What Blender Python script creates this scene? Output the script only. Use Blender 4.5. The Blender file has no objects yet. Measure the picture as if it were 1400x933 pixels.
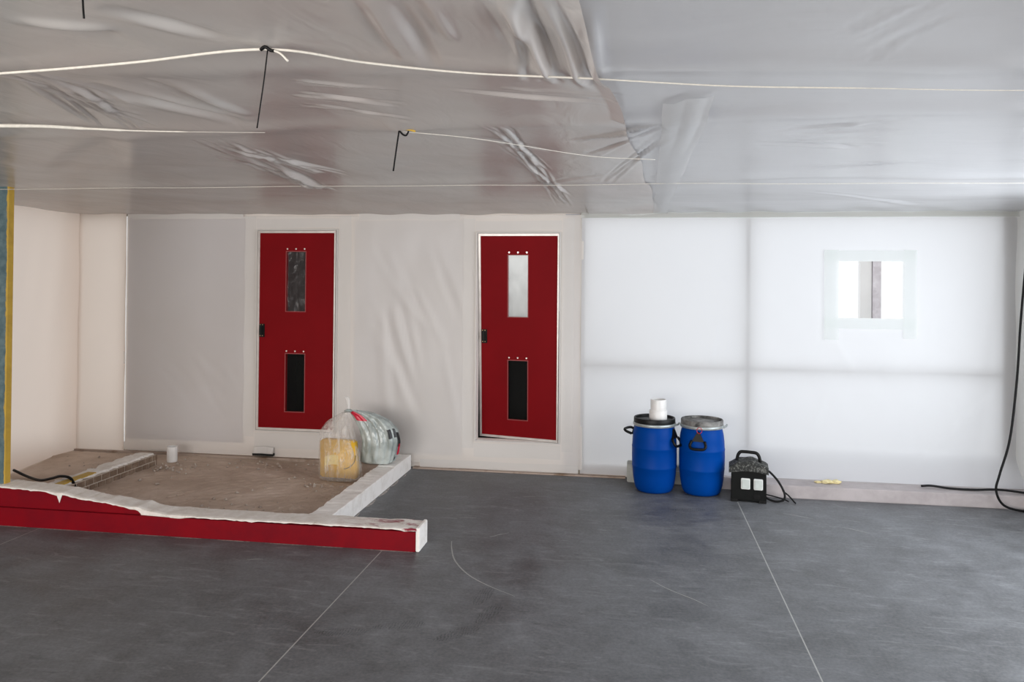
import bpy, bmesh, math, random
import numpy as np
from mathutils import Matrix, Vector

S = bpy.context.scene
COL = S.collection
random.seed(7)
RNG = np.random.default_rng(11)


def lin(r, g, b):
    f = lambda c: (c / 12.92 if c <= .04045 else ((c + .055) / 1.055) ** 2.4)
    return (f(r / 255), f(g / 255), f(b / 255), 1.0)


# ------------------------------------------------------------------ camera
F_PX, YAW, PITCH, ROLL, PY = 1066.0, .15495, .008334, .008814, 375.85
fwd = Vector((-math.sin(YAW) * math.cos(PITCH), math.cos(YAW) * math.cos(PITCH), math.sin(PITCH)))
rgt = Vector((math.cos(YAW), math.sin(YAW), 0))
upv = rgt.cross(fwd)
r2 = rgt * math.cos(ROLL) + upv * math.sin(ROLL)
u2 = upv * math.cos(ROLL) - rgt * math.sin(ROLL)
cam = bpy.data.cameras.new('camera')
cam.sensor_width = 36
cam.lens = F_PX / 1400 * 36
cam.shift_y = (PY - 466.5) / 1400
cam.clip_start = .05
co = bpy.data.objects.new('camera', cam)
COL.objects.link(co)
co.matrix_world = Matrix(((r2.x, u2.x, -fwd.x, 0), (r2.y, u2.y, -fwd.y, 0), (r2.z, u2.z, -fwd.z, 1.70), (0, 0, 0, 1)))
S.camera = co

# ------------------------------------------------------------------ world (overcast, evenly bright sky)
w = bpy.data.worlds.new('overcast_sky')
S.world = w
w.use_nodes = True
bg = w.node_tree.nodes['Background']
bg.inputs[0].default_value = (.95, .98, 1.0, 1)
bg.inputs[1].default_value = 1.10


# ------------------------------------------------------------------ daylight in the openings behind the viewer
def area(name, loc, rot, sx, sy, power, col):
    l = bpy.data.lights.new(name, 'AREA')
    l.shape = 'RECTANGLE'
    l.size, l.size_y = sx, sy
    l.energy = power
    l.color = col
    o = bpy.data.objects.new(name, l)
    COL.objects.link(o)
    o.location = loc
    o.rotation_euler = rot
    return o


R = math.radians
area('daylight_side_window', (3.16, 3.9, 1.35), (0, R(90), 0), 1.7, 4.0, 128, (.88, .94, 1.0))
area('daylight_rear_door', (-2.2, -3.12, 1.15), (R(90), 0, 0), 6.0, 2.1, 350, (1.0, .96, .92))

S.view_settings.view_transform = 'Standard'
S.view_settings.look = 'None'
S.view_settings.gamma = 1
S.view_settings.exposure = 0
S.view_settings.use_curve_mapping = False


# ------------------------------------------------------------------ materials
def new_mat(name):
    m = bpy.data.materials.new(name)
    m.use_nodes = True
    nt = m.node_tree
    nt.nodes.clear()
    return m, nt


def N(nt, t, **kw):
    n = nt.nodes.new(t)
    for k, v in kw.items():
        if isinstance(k, str) and hasattr(n, k):
            setattr(n, k, v)
        else:
            n.inputs[k.replace('_', ' ')].default_value = v
    return n


def coords(nt, scale=(1, 1, 1), rot=(0, 0, 0), which='Object'):
    t = nt.nodes.new('ShaderNodeTexCoord')
    mp = nt.nodes.new('ShaderNodeMapping')
    mp.inputs['Scale'].default_value = scale
    mp.inputs['Rotation'].default_value = rot
    nt.links.new(t.outputs[which], mp.inputs['Vector'])
    return mp.outputs['Vector']


def noise(nt, vec, scale, detail=4, rough=.55, dist=0):
    n = nt.nodes.new('ShaderNodeTexNoise')
    n.inputs['Scale'].default_value = scale
    n.inputs['Detail'].default_value = detail
    n.inputs['Roughness'].default_value = rough
    n.inputs['Distortion'].default_value = dist
    nt.links.new(vec, n.inputs['Vector'])
    return n.outputs['Fac']


def ramp(nt, fac, stops):
    r = nt.nodes.new('ShaderNodeValToRGB')
    el = r.color_ramp.elements
    while len(el) < len(stops):
        el.new(.5)
    for e, (p, c) in zip(el, stops):
        e.position = p
        e.color = c if len(c) == 4 else (*c, 1)
    nt.links.new(fac, r.inputs['Fac'])
    return r.outputs['Color']


def mixc(nt, fac, a, b, mode='MIX'):
    m = nt.nodes.new('ShaderNodeMix')
    m.data_type = 'RGBA'
    m.blend_type = mode
    for sock, v in ((m.inputs[0], fac), (m.inputs[6], a), (m.inputs[7], b)):
        if hasattr(v, 'is_output') or hasattr(v, 'links'):
            nt.links.new(v, sock)
        else:
            sock.default_value = v
    return m.outputs[2]


def bump(nt, h, strength, dist=.02, normal=None):
    b = nt.nodes.new('ShaderNodeBump')
    b.inputs['Strength'].default_value = strength
    b.inputs['Distance'].default_value = dist
    nt.links.new(h, b.inputs['Height'])
    if normal is not None:
        nt.links.new(normal, b.inputs['Normal'])
    return b.outputs['Normal']


def out(nt, sh):
    o = nt.nodes.new('ShaderNodeOutputMaterial')
    nt.links.new(sh, o.inputs['Surface'])


def pbsdf(nt, color, rough=.5, metal=0, spec=.5, normal=None, coat=0):
    p = nt.nodes.new('ShaderNodeBsdfPrincipled')
    for sock, v in (('Base Color', color), ('Roughness', rough)):
        if hasattr(v, 'links'):
            nt.links.new(v, p.inputs[sock])
        else:
            p.inputs[sock].default_value = v
    p.inputs['Metallic'].default_value = metal
    p.inputs['Specular IOR Level'].default_value = spec
    p.inputs['Coat Weight'].default_value = coat
    if normal is not None:
        nt.links.new(normal, p.inputs['Normal'])
    return p.outputs[0]


def mixs(nt, fac, a, b):
    m = nt.nodes.new('ShaderNodeMixShader')
    if hasattr(fac, 'links'):
        nt.links.new(fac, m.inputs[0])
    else:
        m.inputs[0].default_value = fac
    nt.links.new(a, m.inputs[1])
    nt.links.new(b, m.inputs[2])
    return m.outputs[0]


def simple(name, col, rough=.5, metal=0, var=.12, nscale=20, bmp=.1, spec=.5, col2=None, coat=0):
    """a solid colour with slight mottling and fine relief"""
    m, nt = new_mat(name)
    v = coords(nt)
    n = noise(nt, v, nscale, 5)
    c2 = col2 or tuple(c * (1 - var) for c in col[:3]) + (1,)
    c = ramp(nt, n, [(.35, c2), (.65, col)])
    nb = bump(nt, noise(nt, v, nscale * 4, 4), bmp, .004)
    out(nt, pbsdf(nt, c, rough, metal, spec, nb, coat))
    return m


def splotch(name, col, col2, scale, lo, hi, rough=.6, bmp=.2, bscale=40, spec=.4):
    """paint with patches of a second colour (dust, plaster, bare spots)"""
    m, nt = new_mat(name)
    v = coords(nt)
    n = noise(nt, v, scale, 8, .65, .3)
    c = ramp(nt, n, [(lo, col), (hi, col2)])
    nb = bump(nt, noise(nt, v, bscale, 5), bmp, .006)
    out(nt, pbsdf(nt, c, rough, 0, spec, nb))
    return m


def film(name, col, clear, transl, rough=.3, bscale=6, bstr=.25, stretch=(1, 1, 1), rot=(0, 0, 0), tint=(1, 1, 1, 1), col2=None, cscale=1.0, spec=.5, bdist=.02):
    """plastic sheeting: part see-through, part light-scattering, glossy"""
    m, nt = new_mat(name)
    v = coords(nt, stretch, rot)
    h = noise(nt, v, bscale, 3, .5, .6)
    nb = bump(nt, h, bstr, bdist)
    c = col
    if col2:
        v2 = coords(nt)
        c = ramp(nt, noise(nt, v2, cscale, 3, .5, .4), [(.40, col2), (.62, col)])
    p = pbsdf(nt, c, rough, 0, spec, nb)
    t = nt.nodes.new('ShaderNodeBsdfTranslucent')
    if hasattr(c, 'links'):
        nt.links.new(c, t.inputs['Color'])
    else:
        t.inputs['Color'].default_value = c
    s = mixs(nt, transl, p, t.outputs[0])
    if clear > 0:
        tr = nt.nodes.new('ShaderNodeBsdfTransparent')
        tr.inputs['Color'].default_value = tint
        s = mixs(nt, clear, s, tr.outputs[0])
    out(nt, s)
    return m


M = {}
M['board'] = simple('white_board', lin(238, 230, 223), .6, var=.06, nscale=3)
M['board_grey'] = simple('grey_board', lin(140, 136, 152), .6, var=.06, nscale=3)
M['board_mid'] = simple('pale_grey_board', lin(186, 186, 192), .6, var=.05, nscale=3)
M['plaster_wall'] = simple('plaster_wall', lin(228, 220, 212), .8, nscale=4)
M['stud'] = simple('timber_stud', lin(150, 140, 125), .8, nscale=8)
M['film_wall'] = film('wall_film', lin(244, 239, 235), .38, .08, .38, 5, .12, (1, 1, .45), col2=lin(240, 234, 228), cscale=.7)
M['film_left'] = film('left_wall_film', lin(242, 228, 217), .0, .42, .38, 5, .12, (1, 1, .4))
M['film_left_end'] = film('left_end_film', lin(240, 227, 216), .0, .42, .38, 5, .12, (1, 1, .4))
M['film_white'] = film('white_side_film', lin(240, 241, 239), .08, .1, .4, 5, .12, (1, 1, .45))
M['film_backlit'] = film('backlit_film', lin(230, 231, 234), .0, .54, .4, 4, .06, (1, 1, .5))
M['film_ceiling'] = film('clear_ceiling_film', lin(230, 226, 222), .13, .2, .27, 7, .38, (1, .45, 1), (0, 0, .35), col2=lin(222, 213, 208), cscale=1.1, spec=.9)
M['film_ceiling_white'] = film('white_ceiling_film', lin(228, 229, 232), .05, .2, .24, 5, .22, (.4, 1, 1), (0, 0, .3), spec=.8)
M['film_strip'] = film('seam_strip_film', lin(236, 236, 236), .45, .25, .3, 9, .25)
M['film_pane'] = film('crumpled_pane_film', lin(170, 160, 160), .86, .1, .10, 14, 1.0, (1, 1, .5), spec=.9)
M['pane_dark'] = film('dark_clear_pane', lin(120, 120, 118), .955, .0, .10, 5, .2, spec=.6)
M['film_clear'] = film('clear_window_film', lin(230, 232, 235), .93, .1, .1, 8, .5, (1, 1, .3))
M['film_white_flap'] = film('white_flap_film', lin(246, 246, 242), .0, .78, .3, 12, .8, (1, 1, .5))
M['tape'] = film('white_tape', lin(236, 233, 230), .40, .08, .45, 9, .06)
M['tape_thin'] = film('translucent_tape', lin(240, 244, 242), .42, .58, .4, 14, .10)
M['rope'] = simple('white_rope', lin(225, 220, 210), .6, nscale=60)
M['black_rubber'] = simple('black_rubber', lin(13, 13, 14), .5, nscale=30, spec=.2)
M['black_plastic'] = simple('black_plastic', lin(11, 12, 12), .45, nscale=30, spec=.22)
M['red_door'] = simple('red_door_paint', lin(124, 6, 15), .6, var=.10, nscale=2.5, bmp=.03, spec=.10)
M['red_rim'] = simple('pinkish_red_rim', lin(150, 60, 60), .5)
M['alu'] = simple('pale_aluminium', lin(215, 208, 203), .38, .35, var=.15, nscale=14)
M['steel'] = simple('galvanised_steel', lin(175, 182, 182), .4, .5, var=.2, nscale=25)
M['rivet'] = simple('bright_rivet', lin(235, 225, 220), .3, .6)
M['dark'] = simple('shade_black', lin(26, 26, 25), .9)  # near black colour stands in for deep shade in chambers and slot
M['screw'] = simple('brass_screw', lin(205, 170, 130), .3, .8)
M['blue'] = splotch('blue_drum_plastic', lin(0, 60, 140), lin(2, 68, 146), 4, .55, .75, .40, .05, 30, .06)
M['blue_worn'] = splotch('dusty_blue_plastic', lin(0, 64, 146), lin(80, 120, 180), 6, .72, .84, .42, .08, 30, .06)
M['lid'] = simple('black_lid', lin(16, 17, 18), .42, nscale=20, spec=.25)
M['lid_dusty'] = splotch('dusty_black_lid', lin(18, 18, 18), lin(150, 148, 145), 6, .42, .66, .5, .2, 40, .25)
M['pvc'] = simple('white_pvc', lin(232, 230, 228), .35, var=.04)
M['box_black'] = splotch('black_box_plastic', lin(12, 14, 14), lin(150, 150, 145), 26, .68, .78, .5, .15, 40, .15)
M['box_lid'] = splotch('dusty_box_lid', lin(52, 53, 52), lin(170, 170, 164), 60, .50, .80, .8, .4, 90, .2)
M['socket'] = simple('white_socket_flap', lin(205, 212, 208), .4)
M['socket_rim'] = simple('white_socket_rim', lin(232, 234, 232), .4)
M['red_seal'] = simple('red_seal', lin(190, 20, 50), .4)
M['red_curb'] = splotch('red_curb_paint', lin(128, 6, 22), lin(112, 8, 24), 5, .4, .7, .55, .06, 25, .12)
M['plinth'] = splotch('pink_grey_plinth', lin(178, 170, 170), lin(160, 152, 152), 5, .4, .7, .6, .1, 30)
M['sidecurb'] = splotch('white_curb_plaster', lin(246, 242, 238), lin(222, 215, 208), 7, .5, .75, .75, .25, 30)
M['greyblock'] = splotch('grey_block', lin(175, 175, 168), lin(150, 150, 145), 9, .4, .7, .7, .2, 40)
M['brown_strip'] = splotch('brown_dirt', lin(178, 160, 148), lin(120, 95, 72), 4, .5, .72, .9, .3, 50)
M['rubble'] = splotch('rubble_crumb', lin(165, 150, 138), lin(215, 205, 195), 14, .45, .7, .9, .3, 50)
M['brick'] = splotch('brown_brick', lin(120, 100, 84), lin(150, 130, 112), 16, .45, .7, .9, .4, 60)
M['mortar'] = simple('pale_mortar', lin(190, 176, 162), .9, nscale=40, bmp=.4)
M['yellow'] = splotch('yellow_sack', lin(232, 184, 52), lin(222, 168, 38), 6, .4, .7, .5, .15, 12)
M['yellow_pale'] = simple('pale_yellow_print', lin(240, 214, 130), .45)
M['brown_print'] = simple('brown_print', lin(110, 92, 40), .5)
M['bag_clear'] = None


def make_bag_mat():
    """thin clear film, streaked denser for doubled layers and to paint in fold highlights"""
    m, nt = new_mat('clear_bag_film')
    v = coords(nt, (1, 1, .22), (0, .25, 0))
    h = noise(nt, v, 22, 4, .6, .8)
    nb = bump(nt, h, 1.0, .03)
    p = pbsdf(nt, lin(226, 220, 214), .16, 0, .8, nb)
    tr = nt.nodes.new('ShaderNodeBsdfTransparent')
    out(nt, mixs(nt, ramp(nt, h, [(.36, (.80,) * 3), (.54, (.70,) * 3), (.70, (.40,) * 3)]), p, tr.outputs[0]))
    return m


M['bag_clear'] = make_bag_mat()
M['bag_grey'] = film('grey_green_bag_film', lin(206, 214, 211), .06, .15, .2, 15, .9, (1, 1, .35), (0, .5, 0), col2=lin(165, 174, 171), cscale=8, spec=.8, bdist=.03)
M['print_red'] = simple('red_print', lin(205, 30, 62), .35)
M['print_black'] = simple('black_print', lin(25, 25, 28), .4)
M['foam'] = splotch('pale_foam', lin(226, 214, 168), lin(190, 172, 120), 20, .4, .7, .9, .5, 50)
M['scratch'] = simple('pale_scratch', lin(165, 165, 162), .8)
M['dust'] = splotch('pale_dust', lin(190, 182, 176), lin(120, 118, 118), 40, .4, .65, .95)
M['outside'] = splotch('outside_pillar', lin(196, 188, 192), lin(222, 216, 220), 14, .4, .7, .9)
M['shutter'] = simple('dark_steel', lin(90, 92, 95), .5, .3)


def make_floor_mat():
    m, nt = new_mat('polished_concrete')
    v = coords(nt)
    big = noise(nt, v, .55, 6, .6, .5)
    mid = noise(nt, v, 3.2, 8, .68, .4)
    fine = noise(nt, v, 60, 4, .7)
    vs = coords(nt, (1.2, 5, 1), (0, 0, .5))
    st = noise(nt, vs, 3.5, 7, .7, 1.2)
    c = ramp(nt, big, [(.3, lin(66, 67, 68)), (.7, lin(98, 100, 104))])
    c = mixc(nt, .55, c, ramp(nt, mid, [(.3, lin(48, 49, 51)), (.7, lin(130, 132, 136))]))
    c = mixc(nt, ramp(nt, st, [(.54, (0, 0, 0)), (.74, (.5, .5, .5))]), c, lin(146, 148, 150))
    c = mixc(nt, ramp(nt, st, [(.26, (.6, .6, .6)), (.42, (0, 0, 0))]), c, lin(46, 48, 51))
    c = mixc(nt, .07, c, ramp(nt, fine, [(.35, (.03, .03, .03)), (.65, (.6, .6, .6))]))
    rg = ramp(nt, mid, [(.3, (.42,) * 3), (.7, (.62,) * 3)])
    nb = bump(nt, fine, .06, .004)
    out(nt, pbsdf(nt, c, rg, 0, .42, nb))
    return m


M['concrete'] = make_floor_mat()


def make_screed_mat():
    m, nt = new_mat('rough_brown_screed')
    v = coords(nt)
    a = noise(nt, v, 1.6, 8, .65, .3)
    b = noise(nt, v, 14, 8, .7)
    c = ramp(nt, a, [(.3, lin(178, 158, 142)), (.5, lin(200, 180, 164)), (.72, lin(222, 204, 190))])
    c = mixc(nt, ramp(nt, b, [(.25, (.85,) * 3), (.38, (0, 0, 0))]), c, lin(70, 56, 46))
    c = mixc(nt, ramp(nt, b, [(.66, (0, 0, 0)), (.76, (.7,) * 3)]), c, lin(215, 205, 195))
    nb = bump(nt, b, .7, .02)
    out(nt, pbsdf(nt, c, .9, 0, .2, nb))
    return m


M['screed'] = make_screed_mat()


def make_cap_mat():
    """white plaster top of the broken wall with remains of red paint towards its free end"""
    m, nt = new_mat('broken_plaster_top')
    v = coords(nt)
    n = noise(nt, coords(nt, (1.2, 5, 3)), 4, 8, .7, .5)
    dirt = noise(nt, v, 12, 8, .7)
    sep = nt.nodes.new('ShaderNodeSeparateXYZ')
    nt.links.new(v, sep.inputs[0])
    mr = nt.nodes.new('ShaderNodeMapRange')
    mr.inputs[1].default_value, mr.inputs[2].default_value = .7, 1.15
    nt.links.new(sep.outputs[0], mr.inputs[0])
    mul = nt.nodes.new('ShaderNodeMath')
    mul.operation = 'MULTIPLY'
    nt.links.new(mr.outputs[0], mul.inputs[0])
    nt.links.new(ramp(nt, n, [(.5, (0,) * 3), (.58, (1,) * 3)]), mul.inputs[1])
    c = ramp(nt, dirt, [(.26, lin(140, 128, 116)), (.38, lin(222, 215, 207)), (.7, lin(244, 240, 236))])
    c = mixc(nt, mul.outputs[0], c, lin(140, 24, 50))
    out(nt, pbsdf(nt, c, .8, 0, .3, bump(nt, dirt, .3, .01)))
    return m


M['cap'] = make_cap_mat()


def make_post_mat():
    """teal paint, worn through to ochre towards the corner"""
    m, nt = new_mat('worn_teal_paint')
    v = coords(nt)
    sep = nt.nodes.new('ShaderNodeSeparateXYZ')
    nt.links.new(v, sep.inputs[0])
    n = noise(nt, coords(nt, (1, 1, .5)), 9, 8, .65)
    a = nt.nodes.new('ShaderNodeMath')
    a.operation = 'MULTIPLY_ADD'
    a.inputs[1].default_value = .075
    nt.links.new(n, a.inputs[0])
    nt.links.new(sep.outputs[0], a.inputs[2])
    f = ramp(nt, a.outputs[0], [(.338, (0, 0, 0)), (.342, (1, 1, 1))])
    d = noise(nt, v, 20, 6)
    teal = ramp(nt, d, [(.35, lin(70, 92, 98)), (.65, lin(98, 118, 122))])
    out(nt, pbsdf(nt, mixc(nt, f, teal, lin(196, 160, 62)), .6, 0, .4, bump(nt, d, .15, .005)))
    return m


M['post'] = make_post_mat()
M['ochre'] = splotch('ochre_paint', lin(200, 164, 66), lin(180, 146, 60), 10, .4, .7, .6)


def make_slab_mat():
    m, nt = new_mat('old_ceiling')
    v = coords(nt)
    n = noise(nt, v, .9, 3, .5, .5)
    c = ramp(nt, n, [(.38, lin(150, 112, 106)), (.5, lin(170, 152, 142)), (.62, lin(190, 182, 174))])
    out(nt, pbsdf(nt, c, .9))
    return m


M['slab'] = make_slab_mat()


def lines(a, b, step, must):
    g = np.arange(a, b, step)
    g = g[np.all(np.abs(g[:, None] - np.array(must)[None]) > step * .45, axis=1)]
    return np.sort(np.concatenate([g, must]))


# ------------------------------------------------------------------ geometry helpers
def world_org(o):
    p = Vector((0, 0, 0))
    while o is not None:
        p += Vector(o.location)
        o = o.parent
    return p


def tag(o, label=None, cat=None, group=None, kind=None):
    for k, v in (('label', label), ('category', cat), ('group', group), ('kind', kind)):
        if v:
            o[k] = v
    return o


def thing(name, label, cat, loc, group=None):
    o = bpy.data.objects.new(name, None)
    o.empty_display_size = .05
    COL.objects.link(o)
    o.location = loc
    return tag(o, label, cat, group)


def mk(name, V, Fc, mat, parent=None, smooth=False, org=None):
    """verts in world space -> one mesh object"""
    V = np.asarray(V, float)
    if parent is not None:
        base = world_org(parent)
        loc = Vector((0, 0, 0))
    else:
        if org is None:
            org = ((V[:, 0].min() + V[:, 0].max()) / 2, (V[:, 1].min() + V[:, 1].max()) / 2, V[:, 2].min())
        base = Vector(org)
        loc = base
    V = V - np.array(base)
    me = bpy.data.meshes.new(name)
    me.from_pydata(V.tolist(), [], [tuple(f) for f in Fc])
    bm = bmesh.new()
    bm.from_mesh(me)
    bmesh.ops.recalc_face_normals(bm, faces=bm.faces)
    bm.to_mesh(me)
    bm.free()
    if smooth:
        me.polygons.foreach_set('use_smooth', [True] * len(me.polygons))
    me.materials.append(M[mat] if isinstance(mat, str) else mat)
    o = bpy.data.objects.new(name, me)
    COL.objects.link(o)
    o.location = loc
    if parent is not None:
        o.parent = parent
    return o


def box_vf(x0, x1, y0, y1, z0, z1, bev=0):
    bm = bmesh.new()
    bmesh.ops.create_cube(bm, size=1)
    for v in bm.verts:
        v.co = Vector(((x0 + x1) / 2 + v.co.x * (x1 - x0), (y0 + y1) / 2 + v.co.y * (y1 - y0), (z0 + z1) / 2 + v.co.z * (z1 - z0)))
    if bev:
        bmesh.ops.bevel(bm, geom=list(bm.edges), offset=bev, segments=2, affect='EDGES')
    bm.verts.index_update()
    V = [tuple(v.co) for v in bm.verts]
    Fc = [tuple(v.index for v in f.verts) for f in bm.faces]
    bm.free()
    return V, Fc


def box(name, x0, x1, y0, y1, z0, z1, mat, parent=None, bev=0, warp=None):
    V, Fc = box_vf(x0, x1, y0, y1, z0, z1, bev)
    if warp:
        V = [warp(*v) for v in V]
    return mk(name, V, Fc, mat, parent)


def boxes(name, lst, mat, parent=None):
    V, Fc = [], []
    for b in lst:
        v, f = box_vf(*b)
        Fc += [tuple(i + len(V) for i in q) for q in f]
        V += v
    return mk(name, V, Fc, mat, parent)


def grid_vf(P):
    """P: (n, m, 3) -> verts, quads"""
    n, m, _ = P.shape
    idx = np.arange(n * m).reshape(n, m)
    q = np.stack([idx[:-1, :-1], idx[1:, :-1], idx[1:, 1:], idx[:-1, 1:]], -1).reshape(-1, 4)
    return P.reshape(-1, 3), q


def grid_obj(name, P, mat, parent=None, keep=None, smooth=True, thick=0):
    V, q = grid_vf(P)
    if keep is not None:
        q = q[keep.reshape(-1)]
        used = np.unique(q)
        re = -np.ones(len(V), int)
        re[used] = np.arange(len(used))
        V, q = V[used], re[q]
    o = mk(name, V, q.tolist(), mat, parent, smooth)
    if thick:
        s = o.modifiers.new('thickness', 'SOLIDIFY')
        s.thickness = thick
        s.offset = 0
    return o


def smooth_path(pts, sub=6):
    p = [np.array(a, float) for a in pts]
    if len(p) < 3:
        return p
    p = [2 * p[0] - p[1]] + p + [2 * p[-1] - p[-2]]
    r = []
    for i in range(1, len(p) - 2):
        for k in range(sub):
            t = k / sub
            a, b, c, d = p[i - 1:i + 3]
            r.append(.5 * (2 * b + (c - a) * t + (2 * a - 5 * b + 4 * c - d) * t * t + (3 * b - a - 3 * c + d) * t ** 3))
    r.append(p[-2])
    return r


def tube(name, pts, rad, mat, parent=None, seg=8, sub=6, flat=1.0):
    P = smooth_path(pts, sub)
    V, Fc = [], []
    prev = None
    for i, p in enumerate(P):
        d = P[min(i + 1, len(P) - 1)] - P[max(i - 1, 0)]
        d = d / (np.linalg.norm(d) + 1e-9)
        if prev is None:
            a = np.cross(d, (0, 0, 1) if abs(d[2]) < .9 else (1, 0, 0))
        else:
            a = prev - d * (prev @ d)
        a = a / (np.linalg.norm(a) + 1e-9)
        prev = a
        b = np.cross(d, a)
        rr = rad[min(i * len(rad) // len(P), len(rad) - 1)] if isinstance(rad, (list, tuple)) else rad
        for k in range(seg):
            t = 2 * math.pi * k / seg
            V.append(p + a * math.cos(t) * rr + b * math.sin(t) * rr * flat)
    for i in range(len(P) - 1):
        for k in range(seg):
            k2 = (k + 1) % seg
            Fc.append((i * seg + k, i * seg + k2, (i + 1) * seg + k2, (i + 1) * seg + k))
    Fc.append(tuple(range(seg)))
    Fc.append(tuple((len(P) - 1) * seg + k for k in range(seg)))
    return mk(name, V, Fc, mat, parent, True)


def lathe(name, prof, loc, mat, parent=None, seg=40, fn=None):
    V, Fc = [], []
    for r, z in prof:
        for k in range(seg):
            t = 2 * math.pi * k / seg
            V.append((loc[0] + r * math.cos(t), loc[1] + r * math.sin(t), loc[2] + z))
    n = len(prof)
    for i in range(n - 1):
        for k in range(seg):
            k2 = (k + 1) % seg
            Fc.append((i * seg + k, i * seg + k2, (i + 1) * seg + k2, (i + 1) * seg + k))
    if prof[0][0] > 1e-6:
        Fc.append(tuple(range(seg)))
    if prof[-1][0] > 1e-6:
        Fc.append(tuple((n - 1) * seg + k for k in range(seg)))
    o = mk(name, V, Fc, mat, parent, True)
    bm = bmesh.new()
    bm.from_mesh(o.data)
    bmesh.ops.remove_doubles(bm, verts=bm.verts, dist=1e-5)
    bm.to_mesh(o.data)
    bm.free()
    try:
        o.data.set_sharp_from_angle(angle=math.radians(40))
    except Exception:
        pass
    return o


def plate(name, xs, zs, holes, y0, y1, mat, parent=None, warp=None):
    """board with rectangular holes given as cell indices, thickness y0..y1"""
    V, Fc, ix = [], [], {}

    def vid(i, j, k):
        key = (i, j, k)
        if key not in ix:
            ix[key] = len(V)
            p = (xs[i], (y0, y1)[k], zs[j])
            V.append(warp(*p) if warp else p)
        return ix[key]

    nx, nz = len(xs) - 1, len(zs) - 1
    full = lambda i, j: 0 <= i < nx and 0 <= j < nz and (i, j) not in holes
    for i in range(nx):
        for j in range(nz):
            if not full(i, j):
                continue
            Fc.append((vid(i, j, 0), vid(i + 1, j, 0), vid(i + 1, j + 1, 0), vid(i, j + 1, 0)))
            Fc.append((vid(i, j, 1), vid(i, j + 1, 1), vid(i + 1, j + 1, 1), vid(i + 1, j, 1)))
            for (di, dj, a, b) in ((-1, 0, (i, j), (i, j + 1)), (1, 0, (i + 1, j), (i + 1, j + 1)), (0, -1, (i, j), (i + 1, j)), (0, 1, (i, j + 1), (i + 1, j + 1))):
                if not full(i + di, j + dj):
                    Fc.append((vid(*a, 0), vid(*b, 0), vid(*b, 1), vid(*a, 1)))
    return mk(name, V, Fc, mat, parent)


def sines(x, y, n, wl, amp, seed, aniso=1.0, ang=0):
    g = np.random.default_rng(seed)
    h = np.zeros_like(x)
    for _ in range(n):
        a = g.uniform(0, 2 * math.pi) if aniso == 1 else ang + g.normal(0, aniso)
        k = 2 * math.pi / (wl * g.uniform(.6, 1.6))
        h += np.sin((x * math.cos(a) + y * math.sin(a)) * k + g.uniform(0, 6.28)) * g.uniform(.4, 1)
    return h * amp / math.sqrt(n)


def ridge(x, y, x0, y0, x1, y1, wd, amp):
    """a crease from (x0,y0) to (x1,y1), fading at both ends"""
    L = math.hypot(x1 - x0, y1 - y0)
    dx, dy = (x1 - x0) / L, (y1 - y0) / L
    s = ((x - x0) * dx + (y - y0) * dy) / L
    d = -(x - x0) * dy + (y - y0) * dx
    e = np.clip(1 - (2 * s - 1) ** 2, 0, 1) ** .7
    q = d / wd
    return amp * e * (np.exp(-q * q) - .5 * np.exp(-(q - 1.6) ** 2))


def struct(o):
    o['kind'] = 'structure'
    return o


# ================================================================== SETTING
YB = 6.90            # back wall boards
XL, XR, YR = -5.45, 3.08, -3.0
HC = 2.62

# floor: joint filler below, slabs on top with open joints
fl = struct(box('floor', XL - .2, XR + .2, YR - .2, YB + .5, -.12, -.0065, 'scratch'))
fl['label'] = 'grey polished concrete floor with straight pale joints'
jx = [XL - .2, -3.96, -1.55, .81, XR + .2]
for a, b in zip(jx[:-1], jx[1:]):
    box('floor_slab', a + .0035, b - .0035, YR - .2, YB + .5, -.006, 0, 'concrete', fl)


for a in jx[1:-1]:
    ye = 4.75 if a < 0 else YB + .5
    box('joint_filler', a - .0034, a + .0034, YR - .2, ye, -.006, -.0003, 'scratch', fl)
    if a < 0:
        box('closed_joint', a - .0036, a + .0036, ye, YB + .5, -.006, 0, 'concrete', fl)


def ribbon(name, pts, wd, z, mat, parent):
    P = smooth_path([(a, b, z) for a, b in pts], 8)
    V = []
    for i, p in enumerate(P):
        d = P[min(i + 1, len(P) - 1)] - P[max(i - 1, 0)]
        d = d / np.linalg.norm(d)
        nrm = np.array((-d[1], d[0], 0))
        ww = wd * (.35 + .65 * math.sin(math.pi * min(1, max(.02, i / (len(P) - 1)))))
        V += [p + nrm * ww, p - nrm * ww]
    Fc = [(2 * i, 2 * i + 1, 2 * i + 3, 2 * i + 2) for i in range(len(P) - 1)]
    return mk(name, V, Fc, mat, parent)


ribbon('scratch_mark', [(-1.16, 4.98), (-1.13, 4.85), (-1.06, 4.64), (-.94, 4.44), (-.80, 4.30), (-.62, 4.17)], .0045, .0012, 'scratch', fl)
ribbon('scratch_mark', [(.10, 4.55), (.20, 4.42), (.33, 4.30), (.40, 4.22)], .003, .0012, 'scratch', fl)
for sx, sy, ln, an in ((-.93, 5.10, .16, .8), (-1.22, 5.48, .12, .1), (-.85, 6.10, .10, .25), (1.10, 6.02, .22, -.5), (1.45, 5.75, .18, -.6), (-2.3, 4.42, .10, .3)):
    ribbon('scuff_mark', [(sx, sy), (sx + ln * .5 * math.cos(an), sy + ln * .5 * math.sin(an) + .01), (sx + ln * math.cos(an), sy + ln * math.sin(an))], .004, .0012, 'scratch', fl)

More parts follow.
